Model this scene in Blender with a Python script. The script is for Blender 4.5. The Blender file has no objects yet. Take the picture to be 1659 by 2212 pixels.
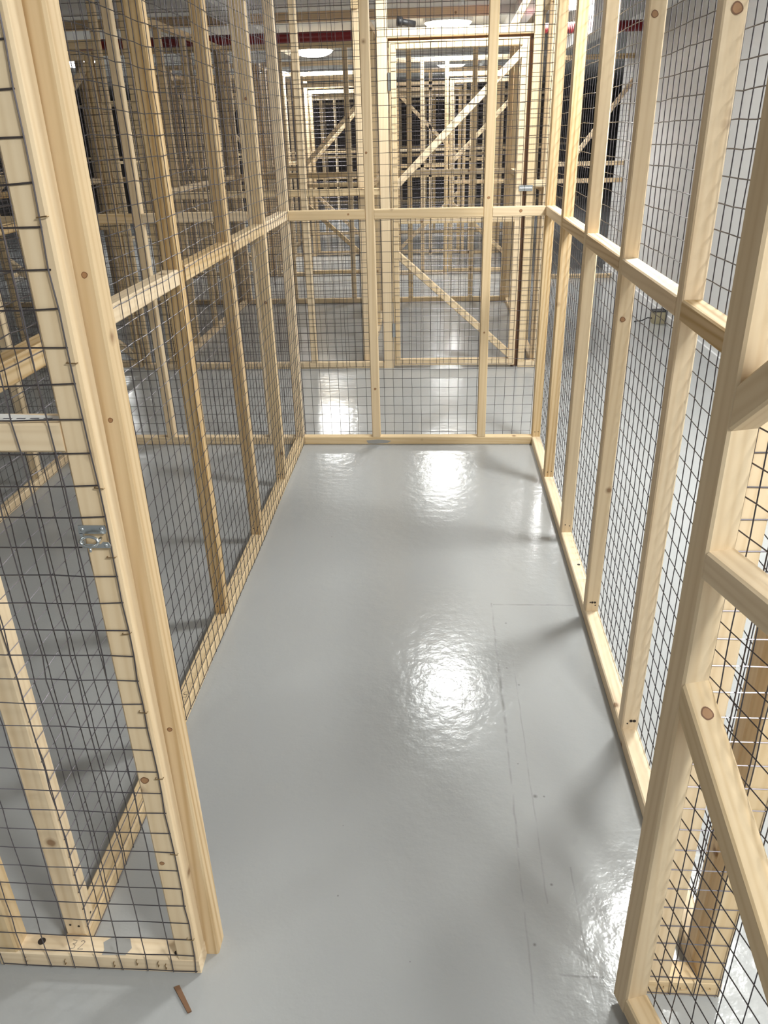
import bpy, math, random
from mathutils import Vector, Matrix
random.seed(11)
S = bpy.context.scene
COL = S.collection
# ------------------------------------------------------------------ camera
cam = bpy.data.cameras.new('camera'); camo = bpy.data.objects.new('camera', cam); COL.objects.link(camo)
RM = Matrix(((0.9977512, -0.00493006, 0.06684492), (0.06217201, 0.44070118, -0.89549825), (-0.02504377, 0.89764033, 0.44001664)))
camo.matrix_world = Matrix.Translation((0, 0, 1.57)) @ RM.to_4x4()
cam.sensor_fit = 'HORIZONTAL'; cam.sensor_width = 36.0; cam.lens = 36.0 * 1678.0 / 1659.0
cam.clip_start = 0.02; cam.clip_end = 80
S.camera = camo
# ------------------------------------------------------------------ world, view
w = bpy.data.worlds.new('world'); S.world = w; w.use_nodes = True
w.node_tree.nodes['Background'].inputs[0].default_value = (0.75, 0.78, 0.8, 1)
w.node_tree.nodes['Background'].inputs[1].default_value = 0.018
S.view_settings.view_transform = 'Standard'; S.view_settings.look = 'None'
S.view_settings.gamma = 1.0; S.view_settings.use_curve_mapping = False
S.view_settings.exposure = 2.02
LAMPCOL = (0.97, 0.985, 0.96)
# (x, y, power W, label)
LAMPS = [
    (1.25, 2.90, 19.5, 'round domed ceiling lamp above the gap between right partition and white wall'),
    (1.15, -0.45, 18, 'round domed ceiling lamp over the corridor behind the photographer'),
    (0.13, 5.10, 7, 'round domed ceiling lamp over the aisle behind the empty central cage'),
    (0.10, 9.55, 9, 'round domed ceiling lamp over the aisle behind the second row of cages'),
    (1.17, 8.25, 13, 'round glowing ceiling lamp at top right, seen between the right partition studs'),
    (-1.56, 11.2, 14, 'wide glowing dome lamp on the ceiling left of the central stud'),
    (-4.75, 11.5, 14, 'small glowing ceiling lamp far left, behind the left partition'),
    (0.22, 15.3, 24, 'glowing ceiling lamp in the distance, framed by the closed mesh door'),
    (-2.95, 15.9, 22, 'distant glowing ceiling lamp left of the tall back-left stud'),
    (-2.9, -1.0, 3, 'unseen round domed ceiling lamp added over the corridor in front of the left cages'),  # out-of-view lamp, added for its light on the left cages
]
LAMP_Z = 2.50
# ------------------------------------------------------------------ helpers
def tag(o, label=None, cat=None, group=None, kind=None):
    if label: o['label'] = label
    if cat: o['category'] = cat
    if group: o['group'] = group
    if kind: o['kind'] = kind
    return o

def thing(name, label, cat, loc=(0, 0, 0), rotz=0.0, group=None):
    o = bpy.data.objects.new(name, None); COL.objects.link(o)
    o.location = loc; o.rotation_euler = (0, 0, rotz); o.empty_display_size = 0.1
    return tag(o, label, cat, group)

def link(name, me, mats, parent=None, loc=(0, 0, 0)):
    o = bpy.data.objects.new(name, me); COL.objects.link(o)
    if not isinstance(mats, (list, tuple)): mats = [mats]
    for m in mats: me.materials.append(m)
    o.location = loc
    if parent: o.parent = parent
    return o

class MB:
    def __init__(s): s.v = []; s.f = []; s.g = []; s.m = []; s.sm = False
    def add(s, vs, fs, gs=None, mi=0):
        b = len(s.v); s.v += [tuple(p) for p in vs]
        s.f += [tuple(i + b for i in f) for f in fs]; s.m += [mi] * len(fs)
        s.g += [tuple(p) for p in (gs if gs else vs)]
    def box(s, lo, hi, mi=0):
        x0, y0, z0 = lo; x1, y1, z1 = hi
        s.add([(x0,y0,z0),(x1,y0,z0),(x1,y1,z0),(x0,y1,z0),(x0,y0,z1),(x1,y0,z1),(x1,y1,z1),(x0,y1,z1)],
              [(0,3,2,1),(4,5,6,7),(0,1,5,4),(1,2,6,5),(2,3,7,6),(3,0,4,7)], None, mi)
    def lathe(s, prof, n=40, mi=0, c=(0,0,0)):
        vs = []; fs = []
        for r, z in prof:
            for k in range(n):
                a = 2*math.pi*k/n; vs.append((c[0]+r*math.cos(a), c[1]+r*math.sin(a), c[2]+z))
        for j in range(len(prof)-1):
            for k in range(n):
                k2 = (k+1) % n
                fs.append((j*n+k, j*n+k2, (j+1)*n+k2, (j+1)*n+k))
        s.add(vs, fs, None, mi)
    def tube(s, pts, r, n=8, mi=0, caps=True):
        pts = [Vector(p) for p in pts]; vs = []; fs = []; prev = None
        for i, p in enumerate(pts):
            d = (pts[min(i+1, len(pts)-1)] - pts[max(i-1, 0)]).normalized()
            if prev is None:
                u = d.cross(Vector((0, 0, 1)));
                if u.length < 0.1: u = d.cross(Vector((0, 1, 0)))
            else: u = prev - d * prev.dot(d)
            u.normalize(); prev = u; v = d.cross(u)
            for k in range(n):
                a = 2*math.pi*k/n; vs.append(p + u*math.cos(a)*r + v*math.sin(a)*r)
        for i in range(len(pts)-1):
            for k in range(n):
                k2 = (k+1) % n; fs.append((i*n+k, i*n+k2, (i+1)*n+k2, (i+1)*n+k))
        if caps: fs.append(tuple(range(n-1, -1, -1))); fs.append(tuple((len(pts)-1)*n+k for k in range(n)))
        s.add(vs, fs, None, mi)
    def disc(s, c, nrm, r, mi=0, n=8, t=0.0008):
        nrm = Vector(nrm).normalized(); u = nrm.orthogonal().normalized(); v = nrm.cross(u); c = Vector(c)
        vs = [c + nrm*t + (u*math.cos(2*math.pi*k/n) + v*math.sin(2*math.pi*k/n))*r for k in range(n)]
        vs += [c - nrm*t + (u*math.cos(2*math.pi*k/n) + v*math.sin(2*math.pi*k/n))*r for k in range(n)]
        fs = [tuple(range(n))] + [(k, k+n, (k+1) % n + n, (k+1) % n) for k in range(n)]
        s.add(vs, fs, None, mi)
    def build(s, name, mats, parent=None, smooth=False, loc=(0, 0, 0), grain=False):
        me = bpy.data.meshes.new(name); me.from_pydata(s.v, [], s.f); me.update()
        for i, p in enumerate(me.polygons):
            p.material_index = s.m[i]; p.use_smooth = smooth
        if grain:
            at = me.attributes.new('grain', 'FLOAT_VECTOR', 'POINT')
            flat = [c for g in s.g for c in g]; at.data.foreach_set('vector', flat)
        o = link(name, me, mats, parent, loc)
        return o

# ------------------------------------------------------------------ materials
def newmat(name):
    m = bpy.data.materials.new(name); m.use_nodes = True
    nt = m.node_tree; b = nt.nodes['Principled BSDF']; return m, nt, b

def N(nt, t, **kw):
    n = nt.nodes.new(t)
    for k, v in kw.items(): setattr(n, k, v)
    return n

def ramp(nt, stops):
    r = N(nt, 'ShaderNodeValToRGB'); e = r.color_ramp.elements
    e[0].position, e[0].color = stops[0][0], stops[0][1] + (1,)
    e[1].position, e[1].color = stops[-1][0], stops[-1][1] + (1,)
    for p, c in stops[1:-1]:
        x = e.new(p); x.color = c + (1,)
    return r

def math_n(nt, op, a, b=None, clamp=False):
    n = N(nt, 'ShaderNodeMath', operation=op, use_clamp=clamp)
    for i, x in enumerate((a, b)):
        if x is None: continue
        if isinstance(x, (int, float)): n.inputs[i].default_value = x
        else: nt.links.new(x, n.inputs[i])
    return n.outputs[0]

def mixc(nt, fac, a, b, mode='MIX'):
    n = N(nt, 'ShaderNodeMix', data_type='RGBA', blend_type=mode)
    for i, x in ((0, fac), (6, a), (7, b)):
        if isinstance(x, (int, float)): n.inputs[i].default_value = x
        elif isinstance(x, tuple): n.inputs[i].default_value = x + (1,)
        else: nt.links.new(x, n.inputs[i])
    return n.outputs[2]

def wood_mat(name, light, dark, ring=0.5):
    m, nt, b = newmat(name); L = nt.links
    at = N(nt, 'ShaderNodeAttribute', attribute_name='grain')
    mp = N(nt, 'ShaderNodeMapping'); mp.inputs['Scale'].default_value = (0.9, 38, 38)
    L.new(at.outputs['Vector'], mp.inputs['Vector'])
    n1 = N(nt, 'ShaderNodeTexNoise'); n1.inputs['Scale'].default_value = 1.0; n1.inputs['Detail'].default_value = 4
    n1.inputs['Distortion'].default_value = 0.4
    L.new(mp.outputs[0], n1.inputs['Vector'])
    # growth rings, stretched along the length
    mp2 = N(nt, 'ShaderNodeMapping'); mp2.inputs['Scale'].default_value = (0.35, 11, 11)
    L.new(at.outputs['Vector'], mp2.inputs['Vector'])
    wv = N(nt, 'ShaderNodeTexWave', wave_type='BANDS', bands_direction='DIAGONAL')
    wv.inputs['Scale'].default_value = 3.2; wv.inputs['Distortion'].default_value = 5.0
    wv.inputs['Detail'].default_value = 2.0; wv.inputs['Detail Scale'].default_value = 0.6
    L.new(mp2.outputs[0], wv.inputs['Vector'])
    mp3 = N(nt, 'ShaderNodeMapping'); mp3.inputs['Scale'].default_value = (1.2, 7, 7)
    L.new(at.outputs['Vector'], mp3.inputs['Vector'])
    n3 = N(nt, 'ShaderNodeTexNoise'); n3.inputs['Scale'].default_value = 1.0; n3.inputs['Detail'].default_value = 1
    L.new(mp3.outputs[0], n3.inputs['Vector'])
    r1 = ramp(nt, [(0.3, (0, 0, 0)), (0.7, (1, 1, 1))]); L.new(n1.outputs[0], r1.inputs[0])
    fac = math_n(nt, 'MULTIPLY', r1.outputs[0], 0.45)
    wr = math_n(nt, 'MULTIPLY', math_n(nt, 'POWER', wv.outputs['Fac'], 2.2), n3.outputs[0])
    fac = math_n(nt, 'ADD', fac, math_n(nt, 'MULTIPLY', wr, ring), True)
    col = mixc(nt, fac, light, dark)
    oi = N(nt, 'ShaderNodeObjectInfo')
    var = N(nt, 'ShaderNodeHueSaturation')
    L.new(col, var.inputs['Color'])
    L.new(math_n(nt, 'ADD', math_n(nt, 'MULTIPLY', oi.outputs['Random'], 0.16), 0.92), var.inputs['Value'])
    L.new(math_n(nt, 'ADD', math_n(nt, 'MULTIPLY', oi.outputs['Random'], -0.22), 1.08), var.inputs['Saturation'])
    # knots
    vo = N(nt, 'ShaderNodeTexVoronoi'); vo.inputs['Scale'].default_value = 8.0
    L.new(at.outputs['Vector'], vo.inputs['Vector'])
    nk = N(nt, 'ShaderNodeTexNoise'); nk.inputs['Scale'].default_value = 70; nk.inputs['Detail'].default_value = 2
    L.new(at.outputs['Vector'], nk.inputs['Vector'])
    dist = math_n(nt, 'ADD', vo.outputs['Distance'], math_n(nt, 'MULTIPLY', math_n(nt, 'SUBTRACT', nk.outputs[0], 0.5), 0.035))
    sep = N(nt, 'ShaderNodeSeparateColor'); L.new(vo.outputs['Color'], sep.inputs[0])
    on = math_n(nt, 'LESS_THAN', sep.outputs[0], 0.5)
    k1 = ramp(nt, [(0.06, (1, 1, 1)), (0.085, (0.45, 0.45, 0.45)), (0.13, (0, 0, 0))]); L.new(dist, k1.inputs[0])
    kf = math_n(nt, 'MULTIPLY', math_n(nt, 'MULTIPLY', k1.outputs[0], on), 0.8)
    col2 = mixc(nt, kf, var.outputs[0], (0.22, 0.105, 0.045))
    L.new(col2, b.inputs['Base Color'])
    b.inputs['Roughness'].default_value = 0.62
    b.inputs['Specular IOR Level'].default_value = 0.3
    bp = N(nt, 'ShaderNodeBump'); bp.inputs['Strength'].default_value = 0.15; bp.inputs['Distance'].default_value = 0.002
    L.new(n1.outputs[0], bp.inputs['Height']); L.new(bp.outputs[0], b.inputs['Normal'])
    return m

WOOD = wood_mat('pine', (0.79, 0.63, 0.415), (0.62, 0.44, 0.235), 0.55)
WOODR = wood_mat('pine_ringed', (0.74, 0.57, 0.345), (0.49, 0.30, 0.12), 0.95)

def simple(name, col, rough=0.5, metal=0.0, emit=None, es=0.0, spec=0.5):
    m, nt, b = newmat(name)
    n = N(nt, 'ShaderNodeTexNoise'); n.inputs['Scale'].default_value = 35; n.inputs['Detail'].default_value = 3
    c = N(nt, 'ShaderNodeTexCoord'); nt.links.new(c.outputs['Object'], n.inputs['Vector'])
    dk = tuple(x * 0.85 for x in col)
    nt.links.new(mixc(nt, n.outputs[0], dk, col), b.inputs['Base Color'])
    b.inputs['Roughness'].default_value = rough; b.inputs['Metallic'].default_value = metal
    b.inputs['Specular IOR Level'].default_value = spec
    if emit:
        b.inputs['Emission Color'].default_value = emit + (1,); b.inputs['Emission Strength'].default_value = es
    return m

WIRE = simple('galvanised_wire', (0.115, 0.105, 0.115), 0.36, 0.8)
ZINC = simple('zinc_plate', (0.62, 0.66, 0.68), 0.25, 1.0)
STAPLE = simple('staple_brass', (0.30, 0.20, 0.10), 0.4, 0.8)
SCREW = simple('screw_hole', (0.03, 0.022, 0.018), 0.7)
PENCIL = simple('pencil_mark', (0.14, 0.13, 0.13), 0.7)
PAPER = simple('label_paper', (0.80, 0.80, 0.79), 0.5)
INK = simple('label_ink', (0.10, 0.10, 0.12), 0.6)
GREYPAINT = simple('grey_floor_paint_smear', (0.37, 0.365, 0.35), 0.4)
REDPIPE = simple('red_pipe_paint', (0.24, 0.014, 0.02), 0.35)
WHITEP = simple('white_enamel', (0.82, 0.82, 0.80), 0.35)
BLACKP = simple('black_rubber', (0.015, 0.015, 0.017), 0.5)
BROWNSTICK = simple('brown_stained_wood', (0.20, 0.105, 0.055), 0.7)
GLOW = simple('lamp_diffuser', (0.9, 0.9, 0.88), 0.4, 0, LAMPCOL, 4.5)
BOXM = simple('dusty_box', (0.42, 0.37, 0.24), 0.6)
DARKMAT = simple('dark_blockwork', (0.10, 0.10, 0.105), 0.8)

def wall_mat(name, col, rough=0.55):
    m, nt, b = newmat(name); L = nt.links
    tc = N(nt, 'ShaderNodeTexCoord')
    n = N(nt, 'ShaderNodeTexNoise'); n.inputs['Scale'].default_value = 1.3; n.inputs['Detail'].default_value = 5
    L.new(tc.outputs['Object'], n.inputs['Vector'])
    L.new(mixc(nt, n.outputs[0], tuple(c*0.93 for c in col), col), b.inputs['Base Color'])
    b.inputs['Roughness'].default_value = rough
    n2 = N(nt, 'ShaderNodeTexNoise'); n2.inputs['Scale'].default_value = 90; n2.inputs['Detail'].default_value = 4
    L.new(tc.outputs['Object'], n2.inputs['Vector'])
    bp = N(nt, 'ShaderNodeBump'); bp.inputs['Strength'].default_value = 0.12; bp.inputs['Distance'].default_value = 0.003
    L.new(n2.outputs[0], bp.inputs['Height']); L.new(bp.outputs[0], b.inputs['Normal'])
    return m
WALLW = wall_mat('white_painted_wall', (0.72, 0.725, 0.73))
WALLG = wall_mat('grey_wall', (0.16, 0.165, 0.17), 0.8)
CEILM = wall_mat('grey_ceiling', (0.78, 0.79, 0.79), 0.8)

def floor_mat():
    m, nt, b = newmat('grey_epoxy_floor'); L = nt.links
    tc = N(nt, 'ShaderNodeTexCoord'); P = tc.outputs['Object']
    sx = N(nt, 'ShaderNodeSeparateXYZ'); L.new(P, sx.inputs[0]); X, Y = sx.outputs[0], sx.outputs[1]
    n = N(nt, 'ShaderNodeTexNoise'); n.inputs['Scale'].default_value = 1.1; n.inputs['Detail'].default_value = 4
    L.new(P, n.inputs['Vector'])
    col = mixc(nt, n.outputs[0], (0.345, 0.352, 0.352), (0.385, 0.392, 0.390))
    wob = N(nt, 'ShaderNodeTexNoise'); wob.inputs['Scale'].default_value = 9; wob.inputs['Detail'].default_value = 3
    L.new(P, wob.inputs['Vector'])
    wo = math_n(nt, 'MULTIPLY', math_n(nt, 'SUBTRACT', wob.outputs[0], 0.5), 0.012)
    brk = N(nt, 'ShaderNodeTexNoise'); brk.inputs['Scale'].default_value = 14; brk.inputs['Detail'].default_value = 3
    L.new(P, brk.inputs['Vector'])
    brf = math_n(nt, 'MULTIPLY', math_n(nt, 'SUBTRACT', brk.outputs[0], 0.36), 5.0, True)
    def line(u, uc, hw, v, v0, v1):
        # soft thin line at u=uc between v0..v1
        d = math_n(nt, 'ABSOLUTE', math_n(nt, 'ADD', math_n(nt, 'SUBTRACT', u, uc), wo))
        a = math_n(nt, 'SUBTRACT', 1.0, math_n(nt, 'DIVIDE', d, hw), True)
        c = math_n(nt, 'MULTIPLY', math_n(nt, 'GREATER_THAN', v, v0), math_n(nt, 'LESS_THAN', v, v1))
        return math_n(nt, 'MULTIPLY', a, c)
    # trowel joints and scratches showing through the paint
    segs = [(Y, 2.43, 0.006, X, 0.21, 0.50, .55), (X, 0.205, 0.005, Y, 2.02, 2.44, .45), (X, 0.205, 0.007, Y, 1.75, 2.05, .75),
            (X, 0.204, 0.004, Y, 1.35, 1.75, .4), (X, 0.085, 0.003, Y, 1.8, 2.25, .35), (X, 0.255, 0.003, Y, 1.2, 2.1, .3),
            (Y, 1.035, 0.004, X, 0.235, 0.35, .8), (X, 0.200, 0.003, Y, 0.85, 1.35, .35), (X, 0.32, 0.003, Y, 0.8, 1.3, .35)]
    dark = None; h = None
    for u, uc, hw, v, a0, a1, k in segs:
        s = math_n(nt, 'MULTIPLY', line(u, uc, hw, v, a0, a1), k)
        h = s if h is None else math_n(nt, 'MAXIMUM', h, s)
    dark = math_n(nt, 'MULTIPLY', h, brf)
    # pits
    for (px, py, r) in [(0.083, 1.985, 0.006), (0.262, 1.97, 0.005), (0.232, 2.055, 0.005), (0.262, 1.515, 0.008), (0.285, 1.515, 0.004),
                        (0.27, 1.25, 0.005), (0.248, 2.31, 0.005), (0.215, 1.10, 0.005), (0.228, 1.63, 0.003), (-0.23, 1.4, 0.002),
                        (-0.22, 1.2, 0.003), (-0.05, 1.05, 0.002), (-0.45, 2.95, 0.003), (0.02, 1.8, 0.002), (-0.35, 0.85, 0.002)]:
        dx = math_n(nt, 'SUBTRACT', X, px); dy = math_n(nt, 'SUBTRACT', Y, py)
        d = math_n(nt, 'SQRT', math_n(nt, 'ADD', math_n(nt, 'MULTIPLY', dx, dx), math_n(nt, 'MULTIPLY', dy, dy)))
        s = math_n(nt, 'MULTIPLY', math_n(nt, 'SUBTRACT', 1.0, math_n(nt, 'DIVIDE', d, r), True), 1.0)
        dark = math_n(nt, 'MAXIMUM', dark, s); h = math_n(nt, 'MAXIMUM', h, s)
    col2 = mixc(nt, math_n(nt, 'MULTIPLY', dark, 0.75), col, (0.10, 0.095, 0.09))
    L.new(col2, b.inputs['Base Color'])
    b.inputs['Roughness'].default_value = 0.16
    b.inputs['Specular IOR Level'].default_value = 0.34
    b.inputs['Coat Weight'].default_value = 0.0
    f1 = N(nt, 'ShaderNodeTexNoise'); f1.inputs['Scale'].default_value = 24; f1.inputs['Detail'].default_value = 3
    f2 = N(nt, 'ShaderNodeTexNoise'); f2.inputs['Scale'].default_value = 130; f2.inputs['Detail'].default_value = 2
    L.new(P, f1.inputs['Vector']); L.new(P, f2.inputs['Vector'])
    b1 = N(nt, 'ShaderNodeBump'); b1.inputs['Strength'].default_value = 0.4; b1.inputs['Distance'].default_value = 0.003
    L.new(f1.outputs[0], b1.inputs['Height'])
    b2 = N(nt, 'ShaderNodeBump'); b2.inputs['Strength'].default_value = 0.22; b2.inputs['Distance'].default_value = 0.0008
    L.new(f2.outputs[0], b2.inputs['Height']); L.new(b1.outputs[0], b2.inputs['Normal'])
    b3 = N(nt, 'ShaderNodeBump', invert=True); b3.inputs['Strength'].default_value = 0.15; b3.inputs['Distance'].default_value = 0.0006
    L.new(h, b3.inputs['Height']); L.new(b2.outputs[0], b3.inputs['Normal'])
    L.new(b3.outputs[0], b.inputs['Normal'])
    return m
FLOORM = floor_mat()

# ------------------------------------------------------------------ structure
def slab(name, lo, hi, mat):
    b = MB(); b.box(lo, hi); o = b.build(name, mat); o['kind'] = 'structure'; return o
slab('floor', (-11, -4, -0.1), (6, 27, 0), FLOORM)
CZ = 2.62
slab('ceiling', (-11, -4, CZ), (6, 27, CZ + 0.15), CEILM)
slab('wall_right', (2.0, -4, 0), (2.2, 9.8, CZ), WALLW)
slab('baseboard_right', (1.984, -4, 0), (2.0, 9.8, 0.075), WALLW)
slab('trim_1', (1.80, -4, CZ - 0.16), (2.0, 9.8, CZ), CEILM)
slab('wall_far_right', (5.8, 9.8, 0), (6, 27, CZ), WALLG)
slab('wall_return', (2.2, 9.6, 0), (6, 9.8, CZ), WALLG)
slab('wall_far', (-11, 26.8, 0), (6, 27, CZ), WALLG)
slab('wall_left', (-11, -4, 0), (-10.8, 27, CZ), WALLG)
slab('wall_front', (-11, -4, 0), (6, -3.8, CZ), WALLW)
# downstand ribs of the ceiling running across the room, and one lengthwise
for i, y in enumerate((6.9, 8.75, 10.6, 12.9, 15.0, 18.0)):
    slab('trim_%d' % (i + 2), (-10.8, y, CZ - 0.07), (1.8, y + 0.12, CZ), CEILM)
slab('trim_8', (0.72, 5.9, CZ - 0.13), (0.92, 26.8, CZ), CEILM)
slab('trim_9', (-1.95, 5.9, CZ - 0.13), (-1.75, 26.8, CZ), CEILM)

# ------------------------------------------------------------------ lamps
for i, (lx, ly, pw, lab) in enumerate(LAMPS):
    t = thing('ceiling_lamp', lab, 'ceiling lamp', (lx, ly, CZ - (0.075 if 11.0 < ly < 12.0 else 0.0)))
    if 11.0 < ly < 12.0:
        b = MB(); b.tube([(0, 0, -0.001), (0, 0, 0.075)], 0.02, 12); b.build('mounting_stem', WHITEP, t, True)
    b = MB(); b.lathe([(0.001, 0.0), (0.255, 0.0), (0.262, -0.02), (0.262, -0.045), (0.25, -0.05), (0.001, -0.05)], 40)
    b.build('lamp_base', WHITEP, t, True)
    b = MB(); b.lathe([(0.245, -0.046), (0.238, -0.06), (0.205, -0.085), (0.15, -0.105), (0.08, -0.117), (0.001, -0.12)], 40)
    b.build('diffuser', GLOW, t, True)
    ld = bpy.data.lights.new('lamp_light', 'AREA'); ld.shape = 'DISK'; ld.size = 0.46; ld.energy = pw
    ld.color = LAMPCOL; lo = bpy.data.objects.new('lamp_light', ld); COL.objects.link(lo)
    lo.location = (0, 0, -0.125); lo.parent = t

# ------------------------------------------------------------------ timber
T = 0.045
def timber(name, parent, p0, p1, cut0=None, cut1=None, w=T, h=T, side=(0, 1, 0), mat=None, dots=None, bow=0.0):
    """square sawn timber from p0 to p1 (centre line) with eased edges; cut normals give the end planes"""
    p0 = Vector(p0); p1 = Vector(p1); d = (p1 - p0).normalized(); Lg = (p1 - p0).length
    s = Vector(side); s = (s - d * s.dot(d)).normalized(); u = d.cross(s)
    c = 0.0035; a, b_ = w/2, h/2
    prof = [(-a+c, -b_), (a-c, -b_), (a, -b_+c), (a, b_-c), (a-c, b_), (-a+c, b_), (-a, b_-c), (-a, -b_+c)]
    off = (random.uniform(0, 40), random.uniform(0, 40), random.uniform(0, 40))
    n0 = Vector(cut0) if cut0 else d; n1 = Vector(cut1) if cut1 else d
    vs = []; gs = []
    nseg = 6 if bow else 1
    for j in range(nseg + 1):
        f = j / nseg
        for (x, y) in prof:
            q = p0 + s * x + u * y
            k0 = (p0 - q).dot(n0) / d.dot(n0); q1 = p1 + s * x + u * y; k1 = (p1 - q1).dot(n1) / d.dot(n1)
            A = q + d * k0; B = q1 + d * k1; pt = A.lerp(B, f)
            if bow: pt = pt + (s * 0.6 + u) * bow * math.sin(math.pi * f)
            vs.append(pt); gs.append((off[0] + (pt - p0).dot(d), off[1] + x, off[2] + y))
    fs = [tuple(range(7, -1, -1)), tuple(nseg*8 + k for k in range(8))]
    for j in range(nseg):
        for k in range(8):
            k2 = (k + 1) % 8; fs.append((j*8+k, j*8+k2, (j+1)*8+k2, (j+1)*8+k))
    mb = MB(); mb.add(vs, fs, gs, 0)
    for (q, nrm, r) in (dots or []): mb.disc(q, nrm, r, 1)
    m = mat or WOOD
    return mb.build(name, [m, SCREW], parent, grain=True)

def wires(parent, x0, x1, z0, z1, y, r=0.0011, seg=None, wob=0.0016, bulge=0.004, cell=0.05, sgn=-1, name='wire_mesh'):
    """welded square mesh in the local xz plane; sgn is the side the uprights lie on"""
    nx = max(1, int(round((x1 - x0) / cell))); nz = max(1, int(round((z1 - z0) / cell)))
    cx = (x1 - x0) / nx; cz = (z1 - z0) / nz
    ph = [random.uniform(0, 6.28) for _ in range(6)]
    def P(i, k):
        x = x0 + cx * i; z = z0 + cz * k
        dx = wob * (math.sin(3.1*z + 1.7*x + ph[0]) + 0.8*math.sin(7.7*z + ph[1] + 5*x))
        dz = wob * (math.sin(2.9*x + 2.3*z + ph[2]) + 0.8*math.sin(8.3*x + ph[3]))
        dy = sgn * bulge * (0.5 + 0.5*math.sin(4.1*x + 2.2*z + ph[4])) * (0.6 + 0.4*math.sin(5.3*z + ph[5]))
        return x + dx, y + dy, z + dz
    rnd = {}
    def J(i, k):
        if (i, k) not in rnd: rnd[(i, k)] = (random.gauss(0, wob*0.5), random.gauss(0, wob*0.35))
        return rnd[(i, k)]
    mb = MB(); st = seg or 1
    for i in range(nx + 1):
        ks = list(range(0, nz + 1, st));
        if ks[-1] != nz: ks.append(nz)
        vs = []; fs = []
        for j, k in enumerate(ks):
            px, py, pz = P(i, k); jx, jz = J(i, k)
            if wob: px += jx
            py += sgn * r
            for (ax, ay) in ((r, 0), (0, r), (-r, 0), (0, -r)): vs.append((px + ax, py + ay, pz))
            if j:
                for q in range(4):
                    q2 = (q+1) % 4; fs.append(((j-1)*4+q, (j-1)*4+q2, j*4+q2, j*4+q))
        mb.add(vs, fs)
    for k in range(nz + 1):
        is_ = list(range(0, nx + 1, st))
        if is_[-1] != nx: is_.append(nx)
        vs = []; fs = []
        for j, i in enumerate(is_):
            px, py, pz = P(i, k); jx, jz = J(i, k)
            if wob: pz += jz
            py -= sgn * r
            for (ay, az) in ((r, 0), (0, r), (-r, 0), (0, -r)): vs.append((px, py + ay, pz + az))
            if j:
                for q in range(4):
                    q2 = (q+1) % 4; fs.append(((j-1)*4+q, (j-1)*4+q2, j*4+q2, j*4+q))
        mb.add(vs, fs)
    return mb.build(name, WIRE, parent, name is None)

RZ0, RZ1 = 1.185, 1.230
def panel(t, L, studs, H=2.445, rail=True, mesh='front', meshx=None, seg=1, r=0.0011, plate=True, dots=True, railz=None,
          top=True, wob=0.0016, bow=0.0, ringed=(), skiprail=(), lean={}):
    """partition frame along local x; local y 0..T. studs = left edges (x) of each upright"""
    rz = (RZ0 + RZ1) / 2 if railz is None else railz
    if plate: timber('bottom_plate', t, (0, T/2, T/2), (L, T/2, T/2))
    if top: timber('top_plate', t, (0, T/2, H - T/2), (L, T/2, H - T/2))
    studs = sorted(studs)
    for i, x in enumerate(studs):
        dd = []
        if dots:
            for (hx, hz) in ((0.013, 0.03), (0.031, 0.028)):
                jz = random.uniform(-.008, .008)
                dd.append(((x + 0, hx, T + hz + jz), (-1, 0, 0), 0.0026))
                dd.append(((x + hx, 0, T + hz + jz), (0, -1, 0), 0.0026))
        timber('stud', t, (x + T/2, T/2, T if plate else 0.0), (x + T/2 + lean.get(i, 0.0), T/2, H - T if top else H), dots=dd,
               mat=WOODR if i in ringed else WOOD, bow=bow * random.choice((-1, 1)) if bow else 0)
    if rail:
        for i in range(len(studs) - 1):
            if i in skiprail: continue
            a, b_ = studs[i] + T, studs[i + 1]
            if b_ - a > 0.02:
                timber('rail', t, (a, T/2, rz), (b_, T/2, rz), mat=WOODR if random.random() < .3 else WOOD)
    if mesh:
        m0, m1 = meshx if meshx else (0.004, L - 0.004)
        y = -0.0022 if mesh == 'front' else T + 0.0022
        wires(t, m0, m1, 0.012, H - 0.012, y, seg=seg, r=r, wob=wob, sgn=-1 if mesh == 'front' else 1)

def door(t, w=0.865, z0=0.02, z1=2.07, mesh='front', seg=1, r=0.0011, hinge=True, latch=True, wob=0.0014, flip=False):
    fx = (lambda x: w - x) if flip else (lambda x: x)
    def X(p): return (fx(p[0]), p[1], p[2])
    y = T/2
    timber('hinge_stile', t, X((T/2, y, z0)), X((T/2, y, z1)), mat=WOOD)
    timber('latch_stile', t, X((w - T/2, y, z0)), X((w - T/2, y, z1)))
    for nm, z in (('bottom_rail', z0 + T/2), ('middle_rail', 1.0225), ('top_rail', z1 - T/2)):
        timber(nm, t, X((T, y, z)), X((w - T, y, z)))
    n = (1, 0, 0) if not flip else (-1, 0, 0)
    timber('brace', t, X((T, y, 0.790)), X((w - T, y, 0.100)), n, n)
    timber('brace', t, X((T, y, 1.250)), X((w - T, y, z1 - T - 0.034)), n, n)
    ym = -0.0022 if mesh == 'front' else T + 0.0022
    wires(t, 0.012, w - 0.012, z0 + 0.012, z1 - 0.012, ym, seg=seg, r=r, sgn=-1 if mesh == 'front' else 1, wob=wob)
    if hinge:
        for z in (0.28, 1.85):
            b = MB(); yy = -0.004 if mesh == 'front' else T + 0.001
            xa = fx(-0.004); xb = fx(0.012)
            b.box((min(xa, xb), yy, z - 0.05), (max(xa, xb), yy + 0.003, z + 0.05))
            b.tube([(fx(-0.005), yy + 0.0015, z - 0.05), (fx(-0.005), yy + 0.0015, z + 0.05)], 0.005, 10)
            b.build('hinge', ZINC, t)

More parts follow.
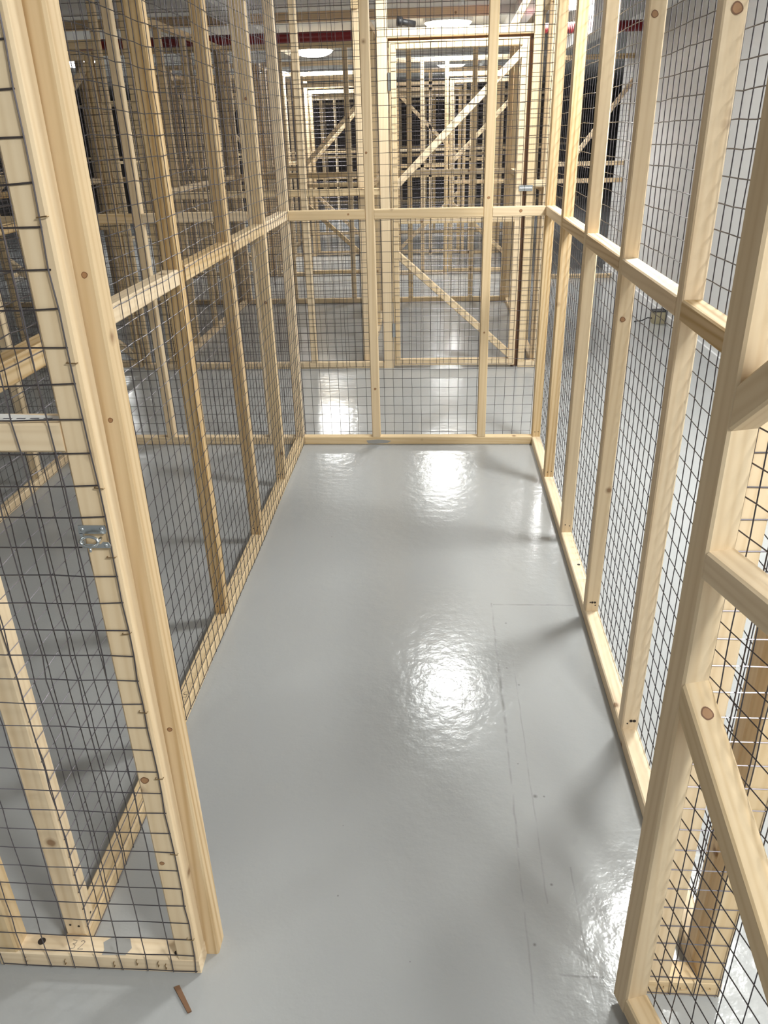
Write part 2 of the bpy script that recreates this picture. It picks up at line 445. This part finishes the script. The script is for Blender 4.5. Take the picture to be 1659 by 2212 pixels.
R90 = math.pi / 2
KNOT = simple('wood_knot', (0.40, 0.215, 0.10), 0.6); KNOTD = simple('wood_knot_ring', (0.20, 0.09, 0.04), 0.6)
def knots(parent, lst, nrm):
    for (x, y, z, r) in lst:
        b = MB(); n = Vector(nrm).normalized(); u = n.orthogonal().normalized(); v = n.cross(u); c = Vector((x, y, z))
        def ring(rr, off):
            return [c + n*off + (u*math.cos(a)*rr*(1+.08*math.sin(3*a)) + v*math.sin(a)*rr*(1.0+.1*math.cos(2*a))) for a in [2*math.pi*k/18 for k in range(18)]]
        b.add(ring(r, 0.0004), [tuple(range(18))], None, 0)
        b.add(ring(r*0.78, 0.0006), [tuple(range(18))], None, 1)
        b.build('knot', [KNOTD, KNOT], parent)
# ================================================================== central cage
# left partition (mesh on our side)
L1 = 4.095 - 1.05
t = thing('mesh_screen', 'left side partition of the empty central cage, mesh stapled on its inner face', 'mesh screen', (-0.74, 1.05, 0), R90)
panel(t, L1, [0.0, 0.63, 1.23, 1.83, 2.415, 3.0], mesh='front', ringed=(1, 2, 3), wob=0.0030, bow=0.003, lean={2: -0.05, 3: -0.035}, r=0.00115)
def pencil(parent, strokes, org, u, v, sc, name='pencil_mark', w_=0.0011, label=None):
    """polyline strokes (2D) drawn as thin flat marks on a face"""
    org = Vector(org); u = Vector(u); v = Vector(v); n = u.cross(v).normalized()
    b = MB()
    for st in strokes:
        pts = [org + u * (x * sc) + v * (y * sc) + n * 0.0006 for x, y in st]
        b.tube(pts, w_/2, 4)
    return b.build(name, PENCIL, parent)
FIVE = [[(0.9, 1.6), (0.1, 1.6), (0.05, 0.95), (0.6, 0.95), (0.85, 0.55), (0.6, 0.08), (0.0, 0.1)]]
THREE = [[(0.1, 1.6), (0.8, 1.5), (0.75, 1.05), (0.3, 0.9), (0.8, 0.7), (0.8, 0.2), (0.1, 0.05)]]
TWO = [[(0.1, 1.35), (0.45, 1.6), (0.8, 1.3), (0.5, 0.75), (0.05, 0.05), (0.9, 0.1)]]
def sh(s, dx): return [[(x + dx, y) for x, y in st] for st in s]
# on the left plate: a faint pencilled number
knots(t, [(1.83, 0.03, 0.61, 0.007), (1.23, 0.02, 0.98, 0.006), (2.415, 0.02, 0.9, 0.007), (2.415, 0.025, 1.7, 0.006)], (-1, 0, 0))
pencil(t, FIVE + sh(THREE, 1.4), (0.80, 0.012, T), (0, 1, 0), (-1, 0, 0), 0.016)
pencil(t, THREE + sh(FIVE, 1.3), (1.52, 0.012, T), (0, 1, 0), (-1, 0, 0), 0.013)

# right partition (mesh on its outer face)
t = thing('mesh_screen', 'right side partition of the empty central cage, bare studs on the inside, white wall behind', 'mesh screen', (0.568, 1.05, 0), R90)
panel(t, L1, [0.0, 0.678, 1.277, 1.870, 2.450, 3.0], mesh='front', ringed=(4, 5), wob=0.0024, bow=0.002, r=0.0013)
pencil(t, FIVE + sh(FIVE, 1.3), (0.93, 0.040, T), (0, -1, 0), (-1, 0, 0), 0.020)
pencil(t, [[(0, 0), (0.5, 1.5), (0.9, 0.2), (1.3, 1.4), (1.6, 0.3), (2.0, 1.2)], [(0.2, 1.8), (1.8, 2.0)]], (1.52, 0.036, T), (0, -1, 0), (-1, 0, 0), 0.011)
knots(t, [(0.678, 0.020, 1.757, 0.011), (1.277, 0.029, 1.816, 0.009), (1.277, 0.026, 1.058, 0.008), (2.45, 0.018, 1.781, 0.007), (3.0, 0.02, 1.58, 0.006), (1.87, 0.02, 0.40, 0.006)], (-1, 0, 0))
b = MB(); b.disc((1.60, 0.016, T), (0, 0, 1), 0.006); b.build('screw_hole', SCREW, t)
for (sx, sy, sz, r_) in [(0.678, 0.013, 0.075, .0045), (0.678, 0.022, 0.075, .0045), (1.277, 0.015, 0.08, .004), (1.277, 0.024, 0.08, .004)]:
    b = MB(); b.disc((sx, sy, sz), (-1, 0, 0), r_, t=0.0012); b.build('screw_hole', SCREW, t)

# back frame of the central cage
t = thing('mesh_screen', 'back frame of the empty central cage with two middle studs and a waist rail', 'mesh screen', (-0.74, 4.05, 0), 0)
panel(t, 1.263, [0.385, 0.963], mesh='back', rail=False, dots=False, wob=0.0012)
for a, b_ in ((0, 0.385), (0.43, 0.963), (1.008, 1.263)):
    timber('rail', t, (a, T/2, 1.2045), (b_, T/2, 1.2045))
knots(t, [(1.142, 0, 1.208, 0.008), (0.302, 0, 1.208, 0.005), (0.400, 0, 1.48, 0.006), (0.408, 0, 0.321, 0.007), (0.985, 0, 1.27, 0.007), (0.985, 0, 0.62, 0.005)], (0, -1, 0))
b = MB(); b.add([(0.36, -0.0006, 0.006), (0.40, -0.0006, 0.004), (0.47, -0.0006, 0.010), (0.49, -0.0006, 0.022), (0.42, -0.0006, 0.030), (0.35, -0.0006, 0.024)], [(0, 1, 2, 3, 4, 5)])
tag(b.build('paint_smear', GREYPAINT, t), 'grey paint smear')

# ---------------- front, left side panel with latch keep
t = thing('mesh_screen', 'mesh-covered front panel at lower left carrying a zinc latch keep', 'mesh screen', (-0.915, 1.003, 0), 0)
PW = 0.915 - 0.484
timber('bottom_plate', t, (0, T/2, T/2), (PW, T/2, T/2))
timber('top_plate', t, (0, T/2, 2.4225), (PW, T/2, 2.4225))
timber('stud', t, (T/2, T/2, T), (T/2, T/2, 2.4), mat=WOOD)
timber('stud', t, (PW - T/2, T/2, T), (PW - T/2, T/2, 2.4), mat=WOOD)
timber('rail', t, (T, T/2, 1.191), (PW - T, T/2, 1.191), mat=WOOD)
timber('door_stop', t, (PW - 0.0195 + T/2 - 0.0, T * 1.5, 0), (PW - 0.0195 + T/2 - 0.0, T * 1.5, 2.4), mat=WOODR)
wires(t, 0.012, PW - 0.006, 0.010, 2.43, -0.0022, r=0.00125, seg=1, wob=0.0022, bulge=0.003)
for z in (0.115, 0.36, 0.55, 0.70, 0.86, 1.0, 1.115, 1.30, 1.485, 1.72, 2.0):
    b = MB(); xs = PW - 0.006 + random.uniform(-0.003, 0.003); a = random.uniform(-0.15, 0.15)
    b.tube([(xs - 0.007, -0.0005, z - 0.007*a), (xs - 0.0068, -0.0048, z - 0.007*a), (xs + 0.0068, -0.0048, z + 0.007*a), (xs + 0.007, -0.0005, z + 0.007*a)], 0.0009, 6)
    b.build('staple', STAPLE, t)
for x in (0.06, 0.145, 0.25, 0.345, 0.30, 0.36):
    b = MB(); z = 0.028 + random.uniform(-0.006, 0.006)
    b.tube([(x, -0.0005, z - 0.006), (x, -0.0048, z - 0.006), (x, -0.0048, z + 0.006), (x, -0.0005, z + 0.006)], 0.0009, 6)
    b.build('staple', STAPLE, t)
b = MB(); b.disc((0.085, T/2 + 0.004, T), (0, 0, 1), 0.008, n=14, t=0.0014); b.build('screw_hole', SCREW, t)
b = MB(); b.disc((PW - 0.05, T/2 - 0.008, T), (0, 0, 1), 0.005, n=14, t=0.0014); b.build('screw_hole', SCREW, t)
b = MB(); b.box((PW-0.028, -0.0008, 0.03), (PW-0.02, -0.0002, 0.034)); 
b = MB()
b.add([(0.225, 0.002, T+.0007), (0.275, 0.004, T+.0007), (0.283, 0.02, T+.0007), (0.272, 0.041, T+.0007), (0.232, 0.042, T+.0007), (0.218, 0.03, T+.0007), (0.226, 0.014, T+.0007)], [(0, 1, 2, 3, 4, 5, 6)])
tag(b.build('paint_smear', GREYPAINT, t), 'blue-grey paint smear')
pencil(t, THREE + sh(TWO, 1.4), (0.15, 0.012, T), (1, 0, 0), (0, 1, 0), 0.013)
knots(t, [(0.443, T, 1.407, 0.0045), (0.441, T, 1.202, 0.004), (0.442, T, 0.62, 0.005)], (0, -1, 0))
knots(t, [(0.399, 0, 0.542, 0.008), (0.398, 0, 0.33, 0.005)], (0, -1, 0))
# torn paper label lying on the rail
b = MB(); zz = 1.2136
b.add([(0.212, 0.006, zz), (0.385, 0.010, zz), (0.384, 0.030, zz), (0.33, 0.036, zz), (0.262, 0.043, zz), (0.24, 0.028, zz)], [(0, 1, 2, 3, 4, 5)])
for k in range(5):
    x = 0.275 + 0.02 * k; b.box((x, 0.018, zz + 0.0001), (x + 0.013, 0.0215, zz + 0.0004), 1)
tag(b.build('label', [PAPER, INK], t), 'torn white printed paper label on the rail')
# latch keep: two screw ears and a raised loop
b = MB(); x0 = PW - 0.047; z0 = 1.019; yb = -0.0075
def plate_poly(b, pts, y0, y1):
    n = len(pts); vs = [(x, y0, z) for x, z in pts] + [(x, y1, z) for x, z in pts]
    b.add(vs, [tuple(range(n)), tuple(range(2*n-1, n-1, -1))] + [(k, k+n, (k+1) % n + n, (k+1) % n) for k in range(n)])
plate_poly(b, [(x0, z0+0.024), (x0+0.041, z0+0.024), (x0+0.043, z0+0.028), (x0+0.042, z0+0.038), (x0+0.001, z0+0.038)], yb-0.0015, yb)
plate_poly(b, [(x0+0.001, z0), (x0+0.044, z0), (x0+0.045, z0+0.004), (x0+0.042, z0+0.010), (x0+0.034, z0+0.010), (x0+0.030, z0+0.006), (x0+0.001, z0+0.007)], yb-0.0015, yb)
plate_poly(b, [(x0+0.001, z0+0.006), (x0+0.006, z0+0.006), (x0+0.006, z0+0.025), (x0+0.001, z0+0.025)], yb-0.0015, yb)
b.build('latch_keep', ZINC, t)
b = MB(); ring = []
for k in range(25):
    a = 2*math.pi*k/24; ring.append((x0 + 0.019 + 0.0135*math.cos(a), yb - 0.013 + 0.002*math.sin(a), z0 + 0.0165 + 0.0075*math.sin(a)))
b.tube(ring, 0.0022, 8, caps=False)
for s_ in (-1, 1): b.tube([(x0 + 0.019 + s_*0.013, yb, z0+0.0165), (x0 + 0.019 + s_*0.0135, yb - 0.013, z0+0.0165)], 0.0022, 8)
b.tube([(x0+0.019, yb-0.013, z0+0.009), (x0+0.021, yb-0.018, z0+0.002)], 0.0018, 8)
b.build('latch_loop', ZINC, t, True)
for (sx, sz) in ((0.006, 0.031), (0.036, 0.032), (0.038, 0.0045)):
    b = MB(); b.lathe([(0.0001, 0.0016), (0.0022, 0.0012), (0.003, 0)], 12)
    b.v = [(x0 + sx + p[0], yb - 0.0015 - p[2], z0 + sz + p[1]) for p in b.v]; b.g = b.v
    b.build('screw', ZINC, t, True)

# ---------------- front, right side panel
t = thing('mesh_screen', 'mesh-covered front panel at lower right, seen through the open door', 'mesh screen', (0.42, 1.003, 0), 0)
PW = 0.148
timber('bottom_plate', t, (0, T/2, T/2), (PW, T/2, T/2))
timber('top_plate', t, (0, T/2, 2.4225), (PW, T/2, 2.4225))
for x in (0, PW - T): timber('stud', t, (x + T/2, T/2, T), (x + T/2, T/2, 2.4))
timber('rail', t, (T, T/2, 1.205), (PW - T, T/2, 1.205))
wires(t, 0.004, PW - 0.004, 0.010, 2.43, -0.0022, r=0.00125, wob=0.001, bulge=0.001)
for x in (0.03, 0.075, 0.12):
    b = MB(); b.tube([(x - 0.006, -0.0005, 0.027), (x - 0.006, -0.0048, 0.027), (x + 0.006, -0.0048, 0.029), (x + 0.006, -0.0005, 0.029)], 0.0009, 6)
    b.build('staple', STAPLE, t)

# ---------------- open door, foreground right
t = thing('mesh_door', 'open braced timber door in the right foreground, swung out towards the viewer', 'door', (0.356, 0.993, 0), math.atan2(-0.963, 0.27))
door(t, mesh='back', r=0.00125, seg=1, hinge=True)
knots(t, [(0.080, 0.0225, 0.7892, 0.010)], (0.665, 0, 0.747))

# ================================================================== neighbours in the first row
t = thing('mesh_screen', 'back frame of the cage left of the central one, plain studs and waist rail', 'mesh screen', (-1.99, 4.05, 0), 0)
panel(t, 1.205, [0.0, 0.47, 1.05], mesh='back', dots=False)
t = thing('mesh_screen', 'far side partition of the left cage, its plate crossing the lower left edge', 'mesh screen', (-1.99, 1.05, 0), R90)
panel(t, L1, [0.0, 0.63, 1.23, 1.83, 2.415, 3.0], mesh='front')
t = thing('mesh_screen', 'back frame two cages to the left of the central one', 'mesh screen', (-3.30, 4.05, 0), 0)
panel(t, 1.265, [0.0, 0.6, 1.2], mesh='back', dots=False, seg=4, wob=0.0008)
t = thing('mesh_screen', 'side partition two cages to the left, glimpsed past the left front panel', 'mesh screen', (-3.30, 1.05, 0), R90)
panel(t, L1, [0.0, 0.6, 1.2, 1.8, 2.4, 3.0], mesh='front', seg=4, wob=0.0008)
# next door on the left, only its latch stile edge at the frame border
t = thing('mesh_door', 'closed door of the left cage, only its stile at the lower left edge', 'door', (-1.79, 1.003, 0), 0)
door(t, seg=2, hinge=False)

# ================================================================== second row
# front frame around the closed door
FY = 5.60
t = thing('mesh_screen', 'door frame of the opposite cage with double header above the closed door', 'mesh screen', (-0.385, FY, 0), 0)
timber('stud', t, (0.034, T/2, 0), (0.034, T/2, 2.4), h=0.068)
for x in (0.972, 1.085): timber('stud', t, (x + T/2, T/2, T), (x + T/2, T/2, 2.4))
timber('top_plate', t, (0, T/2, 2.4225), (1.13, T/2, 2.4225))
timber('header', t, (0.068, T/2, 2.1125), (0.972, T/2, 2.1125), w=T, h=0.052)
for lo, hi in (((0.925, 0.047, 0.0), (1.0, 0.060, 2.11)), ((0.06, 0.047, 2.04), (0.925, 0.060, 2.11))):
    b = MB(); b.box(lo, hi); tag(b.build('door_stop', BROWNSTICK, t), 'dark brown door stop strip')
timber('bottom_plate', t, (0.972, T/2, T/2), (1.13, T/2, T/2))
timber('rail', t, (1.017, T/2, 1.235), (1.085, T/2, 1.235))
wires(t, 0.968, 1.126, 0.012, 2.43, -0.0022, seg=2, r=0.0011, wob=0.0008, bulge=0.001)
wires(t, 0.004, 0.965, 2.095, 2.43, -0.0022, seg=2, r=0.0011, wob=0.0008, bulge=0.002)
timber('strut', t, (0.85, T/2, 2.14), (1.0, T/2, 2.40), (0, 0, 1), (0, 0, 1))
t = thing('mesh_door', 'closed braced mesh door straight ahead in the opposite row, zinc latch on its right', 'door', (-0.31, FY, 0), 0)
door(t, w=0.872, seg=2)
b = MB(); b.box((0.845, -0.008, 1.192), (0.935, -0.004, 1.228)); b.tube([(0.85, -0.012, 1.21), (0.93, -0.012, 1.21)], 0.006, 10)
b.build('latch', ZINC, t)
# frame left of that door (plain front of the next cage)
t = thing('mesh_screen', 'plain mesh front left of the closed opposite door, one rail at waist height', 'mesh screen', (-1.945, FY, 0), 0)
panel(t, 1.56, [0.0, 0.44, 1.02], mesh='front', dots=False, seg=2, wob=0.0010)
timber('rail', t, (1.065, T/2, 1.2075), (1.56, T/2, 1.2075))
# further left: frame and door
t = thing('mesh_screen', 'door frame of the opposite cage further left, behind the left partition', 'mesh screen', (-3.25, FY, 0), 0)
for x in (0.0, 1.06, 1.255): timber('stud', t, (x + T/2, T/2, T if x > 1.0 else 0), (x + T/2, T/2, 2.4))
timber('top_plate', t, (0, T/2, 2.4225), (1.30, T/2, 2.4225)); timber('header', t, (T, T/2, 2.1125), (1.06, T/2, 2.1125), w=T, h=0.052)
timber('bottom_plate', t, (1.06, T/2, T/2), (1.30, T/2, T/2))
wires(t, 1.06, 1.296, 0.012, 2.43, -0.0022, seg=3, wob=0.0008, bulge=0.001)
t = thing('mesh_door', 'closed mesh door left of the first one, seen low behind the left partition', 'door', (-3.11, FY, 0), 0)
door(t, w=0.9, seg=3)
t = thing('mesh_screen', 'leftmost mesh front of the opposite row', 'mesh screen', (-6.0, FY, 0), 0)
panel(t, 2.75, [0.0, 0.6, 1.2, 1.8, 2.4, 2.705], mesh='front', dots=False, seg=6, wob=0.0005)
# side walls and backs of second row
H2 = 2.30
SY = FY + T
L2 = 8.05 - SY
for X, lab in ((0.725, 'right side partition of the opposite cage behind the closed door'), (-0.495, 'side partition left of the opposite cage, its studs lined up behind one another'),
               (-1.95, 'side partition in the opposite row behind the left partition'), (-3.25, 'far left side partition in the opposite row')):
    t = thing('mesh_screen', lab, 'mesh screen', (X, SY, 0), R90)
    panel(t, L2, [0.02, 0.6, 1.2, 1.8, L2 - T], H=H2, mesh='back' if X < 0 else 'front', dots=False, seg=4, wob=0.0006)
for X0, X1, st, lab in ((-0.495, 0.68, (0.205, 0.805), 'back frame of the opposite cage, seen through its closed door'),
                        (-1.95, -0.54, (0.48, 1.085), 'back frame of the cage left of the opposite door'),
                        (-3.25, -1.995, (0.4, 0.95), 'back frame in the opposite row behind the left partition'),
                        (-6.0, -3.30, (0.0, 0.6, 1.2, 1.8, 2.4), 'leftmost back frame of the opposite row')):
    t = thing('mesh_screen', lab, 'mesh screen', (X0, 8.05, 0), 0)
    Lp = X1 - X0
    panel(t, Lp, [0.0] + list(st) + [Lp - T] if st[0] > 0 else list(st) + [Lp - T], H=H2, mesh='back', dots=False, seg=5, wob=0.0005)

# ================================================================== third and fourth rows (distance)
def far_front(Y, x0, x1, doorx, labf, labd, flip=False, extra=()):
    t = thing('mesh_screen', labf, 'mesh screen', (x0, Y, 0), 0)
    Lp = x1 - x0; dx = doorx - x0; dw = 0.86
    xs = [0.0, dx - T - 0.012, dx + dw + 0.012, Lp - T] + [e - x0 for e in extra]
    for x in xs: timber('stud', t, (x + T/2, T/2, 0.0), (x + T/2, T/2, 2.235))
    timber('top_plate', t, (0, T/2, 2.2575), (Lp, T/2, 2.2575))
    timber('header', t, (dx - 0.012, T/2, 2.11), (dx + dw + 0.012, T/2, 2.11))
    for a, b_ in ((T, dx - T - 0.012), (dx + dw + 0.012 + T, Lp - T)):
        if b_ - a > 0.03:
            timber('bottom_plate', t, (a, T/2, T/2), (b_, T/2, T/2)); timber('rail', t, (a, T/2, 1.2075), (b_, T/2, 1.2075))
            wires(t, a, b_, 0.012, 2.27, -0.0022, seg=50, wob=0.0, bulge=0.0)
    d = thing('mesh_door', labd, 'door', (doorx, Y, 0), 0)
    door(d, w=dw, seg=50, hinge=False, wob=0.0, flip=flip)
far_front(9.72, -1.95, -0.62, -1.56, 'dark door frame across the second aisle, left of the tall back studs', 'unlit braced door across the second aisle, seen behind the left middle stud')
far_front(9.72, -0.52, 1.0, 0.13, 'door frame across the second aisle, behind the opposite closed door', 'braced door across the second aisle, seen through the opposite closed door', extra=(-0.2,))
far_front(9.72, -3.3, -2.02, -2.95, 'door frame across the second aisle, far left', 'braced door across the second aisle, far left')
far_front(11.4, -2.1, -0.72, -1.69, 'brightly lit door frame in the third row behind the left middle stud', 'brightly lit braced door in the third row behind the left middle stud')
far_front(11.4, -0.65, 0.80, -0.55, 'lit door frame in the third row behind the opposite closed door', 'lit braced door in the third row with its top rail showing through the opposite door', flip=True, extra=(-0.12, 0.42))
far_front(11.4, -3.7, -2.2, -3.2, 'lit door frame in the third row at the upper left', 'lit braced door in the third row at the upper left', flip=True)
for (X, Y0, Lp, lab) in ((-0.56, 9.77, 1.63, 'side partition between far cages behind the opposite closed door'), (-1.98, 9.77, 1.63, 'side partition between far cages behind the left back stud'),
                         (1.02, 9.77, 1.63, 'rightmost side partition of the far cages'), (-3.32, 9.77, 1.63, 'side partition of the far cages at upper left'),
                         (-5.4, 9.77, 1.63, 'leftmost side partition of the far cages'),
                         (-0.68, 11.5, 2.4, 'deepest side partition behind the opposite closed door'), (-2.14, 11.5, 2.4, 'deepest side partition behind the left back stud'),
                         (0.86, 11.5, 2.4, 'deepest side partition on the right')):
    t = thing('mesh_screen', lab, 'mesh screen', (X, Y0, 0), R90)
    n = int(Lp / 0.6); panel(t, Lp, [0.6*k for k in range(n + 1)] + ([Lp - T] if Lp - 0.6*n > 0.1 else []), H=2.28, mesh='front', dots=False, seg=50, wob=0.0)
for (Y, x0, x1, lab) in ((13.95, -5.5, -0.7, 'long frame of the deepest cages, left half'), (13.95, -0.68, 1.6, 'long frame of the deepest cages, behind the opposite door'),
                         (17.5, -7.5, 2.4, 'last mesh frame before the dark end wall'), (20.5, -7.5, 3.4, 'furthest frame by the dark end wall')):
    t = thing('mesh_screen', lab, 'mesh screen', (x0, Y, 0), 0)
    Lp = x1 - x0; n = int(Lp / 0.6)
    panel(t, Lp, [0.6*k for k in range(n + 1)], H=2.12 if Y < 15 else 2.2, mesh='back', dots=False, seg=400, wob=0.0, r=0.0012)
# far right frame, beyond the white wall's aisle
t = thing('mesh_screen', 'braced frame beyond the right aisle, seen between the right partition studs', 'mesh screen', (1.15, 9.3, 0), 0)
timber('bottom_plate', t, (0, T/2, T/2), (1.0, T/2, T/2)); timber('top_plate', t, (0, T/2, 2.2), (1.0, T/2, 2.2))
for x in (0.0, 0.955): timber('stud', t, (x + T/2, T/2, T), (x + T/2, T/2, 2.18))
timber('rail', t, (T, T/2, 1.2), (0.955, T/2, 1.2)); timber('rail', t, (T, T/2, 1.03), (0.955, T/2, 1.03))
timber('brace', t, (0.3, T/2, 1.25), (0.955, T/2, 2.1), (0, 0, 1), (1, 0, 0))
wires(t, 0.01, 0.99, 0.02, 2.2, -0.0022, seg=50, wob=0.0, bulge=0.0)

# ================================================================== services and small things
b = MB(); b.tube([(-8.0, 8.17, 2.352), (1.95, 8.17, 2.352)], 0.044, 20)
tag(b.build('sprinkler_pipe', REDPIPE, smooth=True), 'long dark red pipe running across under the ceiling', 'pipe')
b = MB(); b.tube([(-7.5, 6.1, 2.50), (-2.6, 5.0, 2.50)], 0.035, 16)
tag(b.build('sprinkler_pipe', REDPIPE, smooth=True), 'short red pipe crossing at an angle in the top left corner', 'pipe')
b = MB(); b.box((-6.0, 8.42, 2.50), (0.55, 8.47, 2.58))
b.g = [(p[0], p[1]+3, p[2]) for p in b.v]
tag(b.build('ceiling_batten', WOOD, grain=True), 'brown timber batten across the ceiling just above the red pipe', 'batten')
# black object lying on the header
t = thing('black_tube', 'small black tubular object with a thick collar, lying on the header of the opposite door', 'pipe', (-0.235, FY + 0.02, 2.139))
b = MB(); b.tube([(0.0, 0, 0.034), (0.03, 0.01, 0.03), (0.09, 0.03, 0.0205)], 0.018, 14); b.build('tube_body', BLACKP, t, True)
b = MB(); b.tube([(-0.02, -0.004, 0.036), (0.012, 0.003, 0.034)], 0.026, 16); b.build('collar', BLACKP, t, True)
# ceiling pendant (sprinkler rose)
t = thing('sprinkler', 'pale sprinkler head hanging from the ceiling above the opposite door', 'sprinkler', (0.17, 6.6, CZ))
b = MB(); b.lathe([(0.012, 0), (0.012, -0.10), (0.028, -0.12), (0.034, -0.16), (0.03, -0.20), (0.012, -0.22), (0.012, -0.25), (0.022, -0.252), (0.001, -0.258)], 20); b.build('sprinkler_body', WHITEP, t, True)
# white box near the right, made up for an unidentified bright patch
t = thing('ceiling_box', 'bright white unidentified box under the ceiling at upper right', 'duct', (1.29, 7.68, 2.275))
b = MB(); b.box((0, 0, 0), (0.16, 1.9, 0.345)); b.build('white_box_body', WHITEP, t)
b = MB(); b.box((-0.008, -0.012, -0.006), (0.168, 0.0, 0.344)); b.build('white_box_rim', WHITEP, t)
# socket box at the foot of the white wall
t = thing('junction_box', 'small dusty electrical box with a loose cable at the foot of the white wall', 'electrical box', (1.88, 6.95, 0.0))
b = MB(); b.box((0, 0, 0.0), (0.10, 0.11, 0.10)); b.box((0.008, -0.002, 0.008), (0.092, 0.0, 0.085)); b.build('box_body', BOXM, t)
b = MB(); b.box((-0.002, -0.004, 0.10), (0.102, 0.112, 0.108)); b.box((0.10, 0.0, 0.0), (0.104, 0.11, 0.115)); b.build('lid', BLACKP, t)
b = MB(); b.tube([(0.0, 0.05, 0.04), (-0.04, 0.04, 0.045), (-0.08, 0.05, 0.02), (-0.14, 0.08, 0.005)], 0.005, 8); b.build('cable', BLACKP, t, True)
# splinter on the floor
b = MB()
b.add([(-0.532, 0.971, 0.0), (-0.522, 0.976, 0.0), (-0.482, 0.926, 0.0), (-0.489, 0.922, 0.0), (-0.532, 0.971, 0.0045), (-0.522, 0.976, 0.0045), (-0.482, 0.926, 0.0045), (-0.489, 0.922, 0.0045)],
      [(0,3,2,1),(4,5,6,7),(0,1,5,4),(1,2,6,5),(2,3,7,6),(3,0,4,7)])
tag(b.build('wood_splinter', BROWNSTICK), 'thin brown wooden splinter lying on the grey floor at bottom left', 'stick')
